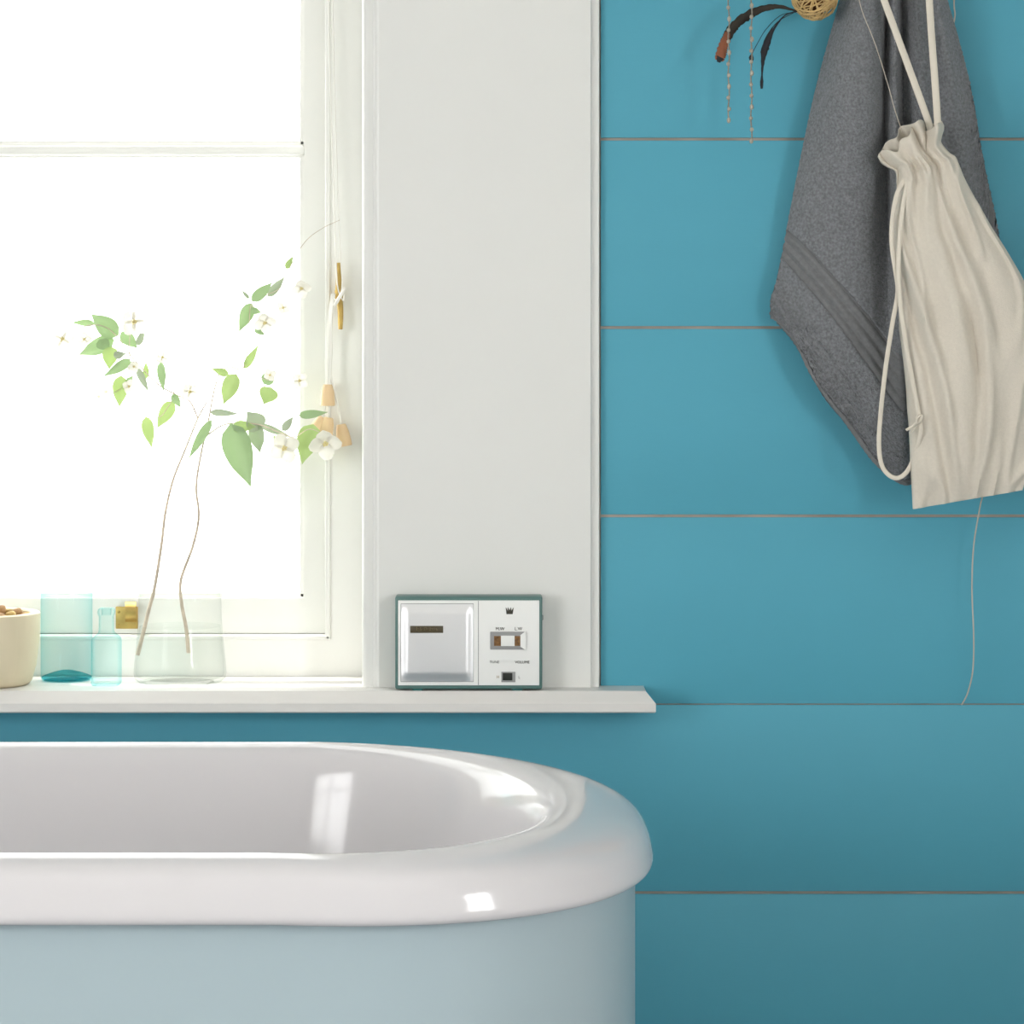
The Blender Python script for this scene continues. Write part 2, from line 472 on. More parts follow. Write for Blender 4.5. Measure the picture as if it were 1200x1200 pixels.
def rings_mesh(name, rs, m, cap0=False, cap1=False):
    V, F = [], []
    for r in rs: V += r
    n = len(rs[0])
    for k in range(len(rs) - 1):
        for i in range(n):
            F.append((k * n + i, k * n + (i + 1) % n, (k + 1) * n + (i + 1) % n, (k + 1) * n + i))
    if cap1: F.append(tuple((len(rs) - 1) * n + i for i in range(n)))
    if cap0: F.append(tuple(range(n)))
    return mesh(name, V, F, m, tub, True, 50)
prof_t = [(.022, .030, -.046), (.020, .024, -.0555), (.008, .010, -.0580), (.002, .003, -.0560), (0, 0, -.051), (.001, .0005, -.043), (.0045, .003, -.030),
          (.011, .007, -.0195), (.020, .012, -.012), (.034, .020, -.006), (.054, .030, -.002), (.074, .040, 0), (.088, .048, -.0012), (.100, .056, -.0055),
          (.108, .062, -.013), (.114, .067, -.024), (.120, .071, -.040), (.128, .076, -.07), (.146, .088, -.15), (.170, .104, -.25), (.196, .124, -.33), (.225, .155, -.375), (.27, .20, -.392), (.33, .26, -.398), (.40, .33, -.40)]
sub = catmull([Vector(p) for p in prof_t], 72)
rings_mesh('basin', [ring(p[0] * TK, p[1] * TK, RIM + p[2] * TK) for p in sub], M['tub'], cap1=True)
rings_mesh('side_panel', [ring(.0165, .0205, RIM - .049), ring(.0165, .0205, RIM - .30), ring(.0175, .0225, .06), ring(.0175, .0225, 0.0)], M['panel'], cap1=True)

# ------------------------------------------------------------------ radio
radio = empty('radio', (xat(549, -.035), -.035, ZS))
tag(radio, 'small teal transistor radio with silver speaker panel on the window sill', 'radio')
yr = -.0475
def R(px, py, y=yr): return at(px, py, y)
def rbox(name, x0, y0, x1, y1, ya, yb, m, parent=radio, bev=.0006):
    a = R(x0, y1); b = R(x1, y0)
    return box(name, (a.x, ya, a.z), (b.x, yb, b.z), m, parent, bev)
zb = ZS + .0016
a = R(463, 806); b = R(635.5, 699)
box('case', (a.x, yr, zb), (b.x, -.0165, b.z), M['case'], radio, bev=.0022, seg=3)
wp = rbox('front_panel', 466.5, 703.5, 632, 803, yr - .0015, yr + .002, M['white_plastic'])
rbox('groove', 560.2, 704, 561, 802.5, yr - .0017, yr, M['grey'], wp, 0)
rbox('frame_line', 469.3, 706.8, 555.3, 799.2, yr - .0019, yr, M['grey'], wp, .0008)
# pillowed metal speaker plate
nx, nz = 36, 36
V, F = [], []
a = R(470.2, 798.3); b = R(554.5, 707.8)
for j in range(nz + 1):
    for i in range(nx + 1):
        u, v = i / nx, j / nz
        e = min(1, min(u, 1 - u) / .10) ; g = min(1, min(v, 1 - v) / .12)
        sm = lambda t: t * t * (3 - 2 * t)
        d = .0022 + 0.0030 * sm(e) * sm(g) + .0012 * math.sin(math.pi * u) * math.sin(math.pi * v) 
        V.append((a.x + (b.x - a.x) * u, yr - d, a.z + (b.z - a.z) * v))
for j in range(nz):
    for i in range(nx):
        k = j * (nx + 1) + i
        F.append((k, k + 1, k + nx + 2, k + nx + 1))
k0 = len(V)
for u, v in ((0, 0), (1, 0), (1, 1), (0, 1)): V.append((a.x + (b.x - a.x) * u, yr - .001, a.z + (b.z - a.z) * v))
edge = [list(range(nx + 1)), [j * (nx + 1) + nx for j in range(nz + 1)], [nz * (nx + 1) + i for i in range(nx, -1, -1)], [j * (nx + 1) for j in range(nz, -1, -1)]]
for q, e in enumerate(edge): F.append(tuple(e) + (k0 + (q + 1) % 4, k0 + q))
sg = mesh('speaker_panel', V, F, M['steel'], radio, True, 30); sg['label'] = 'brushed silver metal speaker panel'
npl = rbox('name_plate', 481, 732.8, 519.5, 741, yr - .0074, yr - .003, M['plate'], radio, .0004)
npl['label'] = 'small dark name plate'
# faint script on the plate
pts = [R(488 + i * .62, 737.2 + (1.7 if i % 2 else -1.0 - 1.3 * (i in (0, 8, 16, 18, 26))), yr - .0075) for i in range(40)]
tube('lettering', pts, .00022, M['gilt'], npl, 5)
# dial
dl = rbox('dial_bezel', 574.5, 740, 615, 761, yr - .0028, yr, M['grey'], radio, .0006)
ya = yr - .0031
rbox('dial_window', 579, 745, 610, 756.5, ya, yr - .002, M['amber'], dl, 0)
rbox('dial_pointer', 587, 744.6, 603, 756.8, ya - .0004, yr - .002, M['white_plastic'], dl, .0002)
V = [R(609.5, 744, 0), R(616, 739, 0), R(616, 762, 0), R(609.5, 757, 0)]
vv = [(R(609.8, 744).x, ya - .0003, R(0, 744).z), (R(616, 739).x, ya - .0012, R(0, 739.3).z), (R(616, 762).x, ya - .0012, R(0, 761.5).z), (R(609.8, 757).x, ya - .0003, R(0, 757.5).z)]
vv += [(x, yr, z) for x, y, z in vv]
mesh('dial_cheek', vv, [(0, 1, 2, 3), (4, 5, 6, 7), (0, 1, 5, 4), (1, 2, 6, 5), (2, 3, 7, 6), (3, 0, 4, 7)], M['white_plastic'], dl, False)
sw = rbox('tone_switch', 587.5, 787, 604, 799.2, yr - .0024, yr, M['grey'], radio, .0004)
rbox('switch_slider', 589, 788.3, 600.5, 797, yr - .0032, yr, M['black'], sw, .0003)
# crown mark
def poly(name, pts, y, m, parent, th=.0006):
    n = len(pts)
    vs = [(R(px, py).x, y, R(px, py).z) for px, py in pts] + [(R(px, py).x, y + th, R(px, py).z) for px, py in pts]
    return mesh(name, vs, [tuple(range(n)), tuple(range(n, 2 * n))] + [(i, (i + 1) % n, n + (i + 1) % n, n + i) for i in range(n)], m, parent, False)
poly('crown_mark', [(593.5, 719.5), (592.6, 711.5), (595.3, 715.6), (595.0, 711.2), (597.2, 715.2), (598.6, 711.2), (599.2, 715.6), (602.0, 711.5), (600.8, 719.5)], yr - .0019, M['dark'], radio)
def text(body, px, py, size_px, m=M['dark'], bold=0.0):
    cu = bpy.data.curves.new('lettering', 'FONT'); cu.body = body; cu.size = size_px * (CD + yr) / FPX
    cu.align_x = 'CENTER'; cu.extrude = .0002; cu.offset = bold; cu.resolution_u = 2
    t = bpy.data.objects.new('tmp', cu); COL.objects.link(t)
    dg = bpy.context.evaluated_depsgraph_get()
    me = bpy.data.meshes.new_from_object(t.evaluated_get(dg)); bpy.data.objects.remove(t)
    me.materials.clear(); me.materials.append(m)
    me.transform(Matrix.Translation(R(px, py, yr - .0019)) @ Matrix.Rotation(math.pi / 2, 4, 'X'))
    o = bpy.data.objects.new('lettering', me); link(o, radio)
    return o
text('M.W', 586, 738.6, 5.2); text('L.W', 607.5, 738.6, 5.2)
text('TUNE', 579.5, 777.2, 4.4, M['grey']); text('VOLUME', 612, 777.4, 4.4, M['dark'])
text('H', 583.5, 794.8, 4.6, M['gilt']); text('L', 608.5, 795.2, 4.6, M['grey'])
o = lathe('tuning_wheel', [(0, -.003), (.0055, -.003), (.006, -.002), (.006, .002), (.0055, .003), (0, .003)], (0, 0, 0), M['grey'], None, 28)
o.rotation_euler = (0, 0, 0); o.location = (R(635.5, 725).x - .0045, -.034, R(0, 725).z); o.parent = radio; o.matrix_parent_inverse = world_of(radio).inverted()
for px in (489, 606):
    p = R(px, 806)
    box('foot', (p.x - .006, yr + .004, ZS), (p.x + .006, -.024, zb + .001), M['tealgl'], radio, .0005)

# ------------------------------------------------------------------ glassware on the sill
def bottle(name, px, cy, prof, m, label, square=0):
    c = (xat(px, cy), cy, ZS)
    o = lathe(name, prof, c, m, None, 72, 50, square)
    tag(o, label, 'bottle'); return o
k = (CD + .058) / FPX
def pr(lst): return [(r * k, h * k) for r, h in lst]
bottle('glass_bottle', 78, .058, pr([(0, 0), (1, 0), (27, 0), (29.3, 1.5), (30, 4), (30, 60), (30, 122), (29, 127), (24, 131.5), (14, 136), (9, 140), (7.6, 146), (7.4, 160), (9, 162), (9.2, 168), (8, 170),
       (5.6, 169.5), (5.4, 160)]),
       M['aqua'], 'tall aqua tinted glass bottle with a narrow neck beside the wooden bowl')
bb = bpy.data.objects['glass_bottle']
lathe('thick_base', pr([(0, 1), (26, 1), (28.6, 2.2), (29, 4), (26, 5.5), (16, 9), (8, 11), (0, 11.6)]), (xat(78, .058), .058, ZS), M['aquabase'], bb, 64, 40)
k = (CD + .005) / FPX
bottle('glass_bottle', 124.7, .006, pr([(0, 0), (12, 0), (15.6, .8), (16.6, 2.5), (16.6, 52), (15.6, 55.5), (12, 59), (9, 61.5), (8.3, 65), (8.2, 81), (9.2, 83), (9.8, 86), (9.2, 89), (7.6, 90.3),
       (5.4, 89.8), (5.2, 82)]), M['aqua2'], 'small short aqua glass vial in front of the brass sash lift', 6)
cyv = .036
k = (CD + cyv) / FPX
cv = (xat(211, cyv), cyv, ZS)
vase = empty('glass_vase', cv); tag(vase, 'clear glass vase half full of water holding blossom branches', 'vase')
lathe('vase_body', pr([(0, 0), (40, 0), (49, 1.2), (53, 5), (54, 11), (53, 24), (50.5, 48), (48.4, 76), (48.2, 98), (49.6, 106), (50.6, 107.5), (50.2, 108.8), (49.2, 108.8), (47.6, 106), (46.6, 100)]), cv, M['vase'], vase, 96, 60)
lathe('water', pr([(0, 4.8), (30, 4.8), (46.1, 5.2), (50.6, 7.3), (52.2, 12), (51.4, 24), (48.9, 48), (47.3, 66), (46.2, 65.4), (0, 65.4)]), cv, M['water'], vase, 96, 60)

# ------------------------------------------------------------------ wooden bowl with nuts
cb = .012
k = (CD + cb) / FPX
cbw = (xat(-13, cb), cb, ZS)
bowl = lathe('wooden_bowl', pr([(0, 0), (44, 0), (47, 1.5), (50, 5), (55, 22), (58.5, 50), (59.7, 80), (59.5, 83.5), (58, 84.8), (54, 85), (50, 84.6), (48.5, 83), (48, 70), (44, 40), (36, 20), (0, 14)]), cbw, M['bowl'], None, 80, 40)
tag(bowl, 'pale turned wooden bowl heaped with brown nuts on the window sill', 'bowl')
rn = random.Random(11)
nut_me = []
for q in range(4):
    bm = bmesh.new(); bmesh.ops.create_icosphere(bm, subdivisions=2, radius=1)
    for v in bm.verts:
        t = v.co.z
        v.co.x *= (1 - .35 * t); v.co.y *= (1 - .35 * t) * .8; v.co.z *= 1.35
        v.co *= 1 + .10 * math.sin(7 * v.co.x + q) * math.cos(6 * v.co.z + 2 * q)
    me = bpy.data.meshes.new('nut'); bm.to_mesh(me); bm.free()
    for p in me.polygons: p.use_smooth = True
    me.materials.append(M['nut'] if q % 2 else M['nut2']); nut_me.append(me)
i = 0
for rr, cnt, zz in ((0, 1, 89), (16, 5, 87), (31, 10, 82.5), (41, 15, 78)):
    for j in range(cnt):
        a = 2 * math.pi * j / cnt + rn.uniform(-.1, .1) + rr
        o = bpy.data.objects.new('nut', nut_me[i % 4]); COL.objects.link(o); i += 1
        o.location = (cbw[0] + rr * k * math.cos(a), cb + rr * k * math.sin(a), ZS + (zz + rn.uniform(-1, 1)) * k)
        o.rotation_euler = (rn.uniform(1.0, 1.9), rn.uniform(-.5, .5), rn.uniform(0, 6.3)); o.scale = (.0062,) * 3
        if i % 2 == 0: tag(o, 'darker brown nut in the heap filling the wooden bowl', 'nut', 'brown nuts heaped in the wooden bowl')
        else: tag(o, 'pale tan nut in the heap filling the wooden bowl', 'nut', 'tan nuts heaped in the wooden bowl')
# bed of nuts further down in the bowl
bm = bmesh.new()
for j in range(46):
    a = rn.uniform(0, 6.28); rr = 42 * math.sqrt(rn.random()) * k
    mt = Matrix.Translation((cbw[0] + rr * math.cos(a), cb + rr * math.sin(a), ZS + rn.uniform(66, 72) * k)) @ Matrix.Rotation(rn.uniform(0, 3), 4, 'X') @ Matrix.Rotation(rn.uniform(0, 3), 4, 'Z') @ Matrix.Scale(.0066, 4)
    bmesh.ops.create_icosphere(bm, subdivisions=1, radius=1, matrix=mt)
o = from_bm('nut_bed', bm, M['nut']); tag(o, 'lower layer of brown nuts lying in the wooden bowl', 'nuts', kind='stuff')

# ------------------------------------------------------------------ blossom branches
def leaf_data(base, tip, width, roll, bend, fold=.25):
    """a leaf with a folded midrib; base and tip in space, width across"""
    ax = tip - base; L = ax.length; ax.normalize()
    vw = Vector((0, -1, 0)); nrm = (vw - ax * vw.dot(ax)).normalized()
    side = ax.cross(nrm).normalized()
    side, nrm = side * math.cos(roll) + nrm * math.sin(roll), nrm * math.cos(roll) - side * math.sin(roll)
    V, F = [], []
    nl, nw = 9, 4
    for i in range(nl + 1):
        t = i / nl
        w = width * .5 * (math.sin(math.pi * t ** .72) ** .85 if 0 < t < 1 else 0) * (1 - .25 * t) * (1 if t < .7 else 1 - .35 * (t - .7) / .3) + .0002
        for j in range(-nw // 2, nw // 2 + 1):
            s = j / (nw / 2)
            p = base + ax * (L * t) + side * (w * s) + nrm * (bend * L * (4 * t * (1 - t)) - fold * w * (1 - abs(s)) + .06 * w * math.sin(9 * t + s))
            V.append(p)
    for i in range(nl):
        for j in range(nw):
            q = i * (nw + 1) + j
            F.append((q, q + 1, q + nw + 2, q + nw + 1))
    return V, F
rl = random.Random(5)
def branch(label, stems, leaves, flowers, y0):
    root = empty('blossom_branch', stems[0][0][0] if False else at(stems[0][0][0], stems[0][0][1], stems[0][0][2]))
    tag(root, label, 'branch', 'blossom branches in the glass vase')
    for pts, r0, r1 in [(s[:-2], s[-2], s[-1]) for s in stems]:
        P = [at(*p) for p in pts]
        tube('stem', P, lambda t, a=r0, b=r1: a + (b - a) * t, M['stem'], root, 7, samples=max(12, 7 * len(P)))
    for bx_, by_, tx_, ty_, w, kind in leaves:
        y = y0 + rl.uniform(-.012, .012)
        base = at(bx_, by_, y); tip = at(tx_, ty_, y + rl.uniform(-.012, .010))
        V, F = leaf_data(base, tip, w * .00102 * 1.12, rl.uniform(-.35, .35), rl.uniform(-.05, .10))
        mesh('leaf', V, F, M[('leaf', 'leaf2', 'leaf3')[kind]], root, True)
    for fx, fy, r, ang in flowers:
        y = y0 - .012 + rl.uniform(-.008, .004)
        c = at(fx, fy, y); rad = r * .00100
        # facing: toward the room, tilted
        n = Vector((math.sin(ang) * .6, -1, rl.uniform(-.5, .3))).normalized()
        q = n.to_track_quat('Z', 'Y').to_matrix().to_4x4()
        parts = []
        for s in range(9):
            aa = s * 2.4; rr = rad * .16 * math.sqrt(s / 9)
            p0 = Vector((rr * .4 * math.cos(aa), rr * .4 * math.sin(aa), 0)); p1 = Vector((rr * math.cos(aa), rr * math.sin(aa), rad * .28))
            parts.append(tube_data([p0, p0.lerp(p1, .7), p1], lambda t, R_=rad: R_ * (.02 + .05 * t), 5, 1, Vector((1, 0, 0))))
        V, F = join_data(parts)
        mt = Matrix.Translation(c) @ q
        fo = mesh('flower', [mt @ v for v in V], F, M['pollen'], root, True)
        for s in range(4):
            aa = s * math.pi / 2 + ang
            d = Vector((math.cos(aa), math.sin(aa), 0)); e = Vector((-math.sin(aa), math.cos(aa), 0))
            V, F = [], []
            for i in range(7):
                t = i / 6
                w = rad * .48 * (math.sin(math.pi * min(1, .08 + .86 * t)) ** .6)
                lift = rad * (.10 + .35 * t * t * (1 if rl.random() < 2 else 0)) - rad * .05
                for j in (-1, -.5, 0, .5, 1):
                    V.append(mt @ (d * rad * (.06 + .94 * t) * (1 - .06 * abs(j)) + e * w * j + Vector((0, 0, lift + rad * .10 * j * j))))
            for i in range(6):
                for j in range(4):
                    z = i * 5 + j; F.append((z, z + 1, z + 6, z + 5))
            mesh('petal', V, F, M['petal'], fo, True)
        # short stalk
    return root
mm = .001
YB = .040
branch('arching blossom branch leaning over the aqua bottle with dusky leaves',
       [[(161, 768, .020), (167, 745, .025), (175, 712, .030), (181, 690, .034), (189, 640, .036), (194, 600, .038), (203, 562, .040), (217, 527, .042), (232, 490, .042), (243, 470, .04), .0027, .0008],
        [(232, 490, .042), (222, 470, .04), (205, 462, .04), (185, 450, .04), (165, 430, .04), (152, 415, .038), (140, 398, .036), (125, 384, .036), (105, 381, .035), (82, 392, .035), .0010, .0005],
        [(152, 415, .038), (152, 398, .036), (154, 382, .034), .0006, .0004],
        [(205, 462, .04), (196, 445, .04), (190, 424, .038), .0006, .0004],
        [(205, 464, .04), (196, 478, .04), (188, 488, .04), (174, 490, .04), .0006, .0004],
        [(152, 415, .038), (150, 435, .038), (146, 452, .036), (130, 462, .034), .0006, .0004]],
       [(139, 393, 107, 368, 24, 0), (134, 398, 92, 416, 21, 0), (111, 379, 84, 378, 8, 0), (130, 406, 128, 433, 18, 1), (133, 417, 148, 414, 9, 2), (142, 389, 161, 408, 15, 0), (161, 405, 169, 384, 8, 2),
        (153, 421, 121, 441, 12, 0), (142, 440, 140, 477, 18, 1), (160, 430, 174, 459, 8, 2), (171, 444, 171, 424, 7, 1), (188, 424, 192, 459, 10, 0), (202, 462, 212, 478, 9, 0), (203, 470, 184, 502, 17, 1),
        (171, 488, 178, 525, 14, 1), (150, 424, 163, 436, 12, 0), (148, 452, 156, 440, 8, 0), (116, 398, 128, 410, 16, 0)],
       [(73, 398, 15, .3), (156, 376, 18, .9), (157, 429, 8, .2), (150, 453, 9, 1.2), (190, 419, 9, .5), (99, 398, 9, .1), (116, 465, 4, .4), (124, 459, 4, .9)], .036)
branch('upright blossom branch reaching towards the blind cord with bright green leaves',
       [[(221, 765, .052), (218, 735, .050), (213, 708, .046), (212, 680, .044), (226, 640, .042), (233, 605, .042), (230, 570, .042), (236, 530, .042), (243, 500, .04), (250, 462, .04), (256, 440, .038), .0024, .0007],
        [(240, 512, .04), (262, 498, .036), (284, 496, .032), (305, 498, .028), (328, 507, .026), (345, 512, .026), (362, 503, .024), (378, 508, .022), .0010, .0005],
        [(256, 440, .038), (268, 430, .036), (284, 432, .034), (290, 410, .034), (292, 380, .032), (295, 356, .030), (312, 346, .03), (330, 336, .03), (340, 313, .03), (357, 284, .03), (377, 268, .028), (398, 258, .026), .0008, .0003],
        [(284, 432, .034), (300, 440, .032), (318, 446, .03), (345, 443, .03), .0005, .0003],
        [(295, 358, .03), (303, 366, .03), (318, 368, .03), (332, 362, .03), .0005, .0003],
        [(330, 336, .03), (342, 326, .028), (352, 334, .028), .0005, .0003],
        [(244, 492, .04), (232, 472, .036), (222, 458, .034), .0005, .0003],
        [(345, 512, .026), (350, 498, .026), (352, 487, .026), .0005, .0003]],
       [(248, 492, 221, 538, 11, 0), (268, 439, 248, 432, 9, 1), (277, 438, 262, 474, 21, 1), (286, 432, 303, 404, 9, 1), (246, 483, 280, 485, 8, 2), (270, 496, 294, 571, 36, 0), (306, 503, 289, 482, 24, 2),
        (299, 496, 305, 531, 20, 2), (303, 497, 343, 513, 8, 2), (320, 511, 348, 535, 10, 1), (367, 497, 354, 544, 27, 1), (331, 505, 344, 488, 9, 2), (350, 487, 384, 483, 10, 0), (318, 454, 309, 474, 22, 1), (309, 450, 322, 434, 15, 0),
        (295, 355, 280, 389, 16, 0), (295, 353, 319, 331, 13, 0), (314, 348, 334, 324, 10, 2), (295, 363, 306, 366, 8, 0), (292, 350, 283, 340, 4, 2), (335, 315, 344, 300, 7, 1), (299, 384, 310, 393, 9, 0), (272, 500, 300, 500, 14, 1), (388, 520, 391, 534, 6, 1)],
       [(222, 458, 12, .6), (310, 377, 14, .3), (331, 361, 9, 1.0), (353, 337, 12, .2), (332, 525, 19, .5), (381, 518, 20, .15), (350, 446, 11, .9), (316, 440, 8, .4)], .030)

# ------------------------------------------------------------------ blind cord on its brass cleat
yj = yf - .002
cl = empty('cord_cleat', at(397, 348, yj)); tag(cl, 'small brass cleat on the window frame wrapped with blind cord', 'cleat')
yc = yf - .014
tube('cleat_horn', [at(396.5, 308, yc - .004), at(397, 316, yc - .004), at(397, 330, yc - .001), at(396.5, 342, yc + .002), at(398, 352, yc + .002), at(399, 364, yc - .001), at(399, 378, yc - .004), at(399, 386, yc - .004)], lambda t: .0026 + .0012 * math.sin(math.pi * t), M['brass'], cl, 10, samples=40)
box('cleat_base', (xat(393, yf), yc, zat(356, yf)), (xat(402, yf), yf + .001, zat(340, yf)), M['brass'], cl, .0012)
bc = empty('blind_cord', at(390, 400, yc)); tag(bc, 'white blind cords wound on the cleat with turned wooden toggles', 'cord')
tube('cord', [at(386, -380, yc), at(388, -100, yc - .002), at(391, 60, yc - .002), (at(395, 200, yc - .002)), at(399, 300, yc - .006), at(401, 335, yc - .010), at(395, 352, yc - .012), at(389, 345, yc - .008)], .0008, M['cord'], bc, 6, samples=60)
tube('cord', [at(383, -380, yc), at(384, -100, yc - .002), at(386, 60, yc - .002), (at(391, 220, yc - .002)), at(394, 310, yc - .006), at(396, 338, yc - .011), at(402, 352, yc - .010), at(404, 345, yc - .006)], .0008, M['cord'], bc, 6, samples=60)
tube('cord', [at(404, 338, yc - .008), at(398, 348, yc - .013), at(392, 358, yc - .010)], .0022, M['cord'], bc, 8, samples=16)
tog = [(384, 463, 0.0, yc - .007, 25, 0), (374, 498, .55, yc - .009, 20, 1), (383, 500, .2, yc - .012, 22, 2), (402, 510, -.18, yc - .004, 26, 3)]
for tx, ty, rot, y, h, q in tog:
    kk = (CD + y) / FPX
    o = lathe('wooden_toggle', [(r * kk, z * kk * h / 25) for r, z in [(0, -12.5), (8.0, -12.5), (8.6, -11.5), (8.6, -8), (7.6, 4), (5.8, 11), (5.0, 12.5), (0, 12.5)]], (0, 0, 0), M['toggle'], None, 28, 40)
    o.rotation_euler = (0, rot, 0); o.location = at(tx, ty, y); o.parent = bc; o.matrix_parent_inverse = world_of(bc).inverted()
    topx = tx + 12 * math.sin(rot) * h / 25; topy = ty - 11.5 * h / 25
    ex = 389 - 2 + q * 1.3
    tube('cord', [at(389 + q, 344, yc - .008), at(386 + q, 370, yc - .008 - .001 * q), at(385 + q * 1.2, 410, yc - .008), at(384.0 + (q * 1.3), 440, yc - .008), at((384 + topx) / 2 + q, (topy + 445) / 2, y - .001), at(topx, topy, y)], .0013, M['cord'], bc, 7, samples=36)

# ------------------------------------------------------------------ peg rail above the picture
zp = zat(-125, -.02)
pegs = [(0, 0), (.014, 0), (.0145, .004), (.012, .008), (.006, .010), (.0055, .080), (.0070, .092), (.0085, .104), (.0070, .112), (0, .114)]
for px, what in ((867, 'the bead chain'), (953, 'the rattan ball ornament'), (996, 'one strap of the cotton bag, nearest the rattan ball'), (1039, 'the grey towel'), (1082, 'the other bag strap, next to the string'), (1125, 'the thin string')):
    o = lathe('wall_peg', pegs, (0, 0, 0), M['peg'], None, 20, 40)
    o.rotation_euler = (math.radians(84), 0, 0); o.location = (xat(px, -.06), -.002, zp - .004)
    tag(o, 'turned wooden wall peg carrying ' + what, 'peg')

# ------------------------------------------------------------------ towel
# guide lines down the cloth: (px, py, depth)
G = [
 [(1024, -118, -.050), (1006, -60, -.040), (986, 0, -.032), (957, 105, -.030), (934, 210, -.030), (913, 318, -.028), (904, 350, -.026), (905, 372, -.026)],
 [(1029, -120, -.060), (1016, -60, -.056), (1002, 0, -.054), (978, 110, -.052), (958, 225, -.050), (940, 350, -.046), (934, 385, -.044), (932, 404, -.042)],
 [(1033, -121, -.066), (1026, -60, -.066), (1018, 0, -.064), (1004, 120, -.062), (988, 250, -.058), (974, 395, -.052), (964, 440, -.050), (960, 456, -.048)],
 [(1036, -121, -.064), (1032, -60, -.060), (1031, 0, -.056), (1026, 130, -.056), (1018, 275, -.056), (1006, 440, -.050), (1000, 485, -.046), (996, 503, -.044)],
 [(1038, -121, -.052), (1037, -60, -.044), (1038, 0, -.026), (1037, 140, -.028), (1041, 300, -.040), (1034, 480, -.050), (1030, 526, -.046), (1029, 546, -.044)],
 [(1042, -121, -.060), (1044, -60, -.056), (1048, 0, -.054), (1049, 145, -.054), (1055, 310, -.058), (1060, 510, -.052), (1062, 550, -.048), (1062, 568, -.046)],
 [(1045, -121, -.050), (1049, -60, -.042), (1057, 0, -.026), (1058, 145, -.026), (1066, 310, -.036), (1072, 490, -.036), (1074, 530, -.034), (1075, 548, -.034)],
 [(1049, -121, -.062), (1060, -60, -.058), (1073, 0, -.056), (1082, 145, -.052), (1092, 300, -.048), (1100, 460, -.044), (1103, 500, -.042), (1104, 516, -.040)],
 [(1052, -120, -.052), (1072, -60, -.046), (1087, 0, -.044), (1104, 150, -.040), (1118, 300, -.038), (1128, 440, -.036), (1130, 470, -.034), (1131, 486, -.034)],
 [(1055, -119, -.056), (1081, -60, -.050), (1098, 0, -.048), (1124, 150, -.044), (1142, 300, -.040), (1150, 420, -.036), (1152, 445, -.034), (1152, 460, -.034)],
 [(1058, -118, -.046), (1088, -60, -.032), (1108, 0, -.028), (1134, 90, -.028), (1150, 180, -.028), (1168, 265, -.028), (1173, 310, -.026), (1174, 330, -.026)],
]
NV, NU = 440, 150
def deeper(g):
    return [(a_, b_, -.045 + (c_ + .045) * (1.55 if c_ < -.045 and i_ > 0 else 1)) for i_, (a_, b_, c_) in enumerate(g)]
cols = [catmull(deeper(g), NV) for g in G]
NO = bpy.data.meshes
from mathutils import noise
TV, TF = [], []
BAND = (.643, .688)
for j in range(NV):
    row = catmull([c_[j] for c_ in cols], NU)
    v = j / (NV - 1)
    for i, p in enumerate(row):
        u = i / (NU - 1)
        q = at(p[0], p[1], p[2])
        nz_ = noise.noise(Vector((u * 5, v * 9, 1.3))) * .0035 + noise.noise(Vector((u * 13, v * 24, 5))) * .0012
        rough = noise.noise(Vector((u * 160, v * 330, 3))) * .0011
        inband = 0 if not (BAND[0] < v < BAND[1]) else 1
        if inband:
            s = (v - BAND[0]) / (BAND[1] - BAND[0])
            rough = .0014 + .0016 * math.cos(s * 2 * math.pi * 3)
        if v > .955: rough = .0008 * math.sin(u * 420 + v * 60)
        edge_fuzz = 0
        q.y += nz_ + rough
        if i in (0, NU - 1): q.x += noise.noise(Vector((v * 220, i, 0))) * .0012
        TV.append(q)
for j in range(NV - 1):
    for i in range(NU - 1):
        k_ = j * NU + i
        TF.append((k_, k_ + 1, k_ + NU + 1, k_ + NU))
towel = empty('towel', (xat(1045, -.05), -.05, zat(560, -.05))); tag(towel, 'dark grey terry towel hanging in folds from a wall peg', 'towel')
tv0 = int(BAND[0] * NV); tv1 = int(BAND[1] * NV)
cut = lambda a_, b_: [f for f in TF if a_ <= f[0] // NU < b_]
def piece(name, a_, b_, m, th):
    fs = cut(a_, b_); used = sorted({i for f in fs for i in f}); mp = {o_: n_ for n_, o_ in enumerate(used)}
    o = mesh(name, [TV[i] for i in used], [tuple(mp[i] for i in f) for f in fs], m, towel)
    md = o.modifiers.new('solid', 'SOLIDIFY'); md.thickness = th; md.offset = 0
    return o
piece('terry_cloth', 0, tv0, M['towel'], .004)
bo = piece('woven_band', tv0, tv1, M['towelband'], .0035); bo['label'] = 'flat woven border band with ribs'
piece('terry_cloth', tv1, int(.955 * NV), M['towel'], .004)
piece('hem', int(.955 * NV), NV - 1, M['towelband'], .0065)
# hanging loop over its peg
yl = -.058
tube('hanging_loop', [at(1034, -116, yl), at(1032, -132, yl), at(1039, -143, yl), at(1046, -132, yl), at(1045, -116, yl)], .0018, M['towelband'], towel, 7, samples=30)

# ------------------------------------------------------------------ drawstring bag
bag = empty('drawstring_bag', at(1130, 590, -.085)); tag(bag, 'unbleached cotton drawstring bag hanging over the grey towel', 'bag')
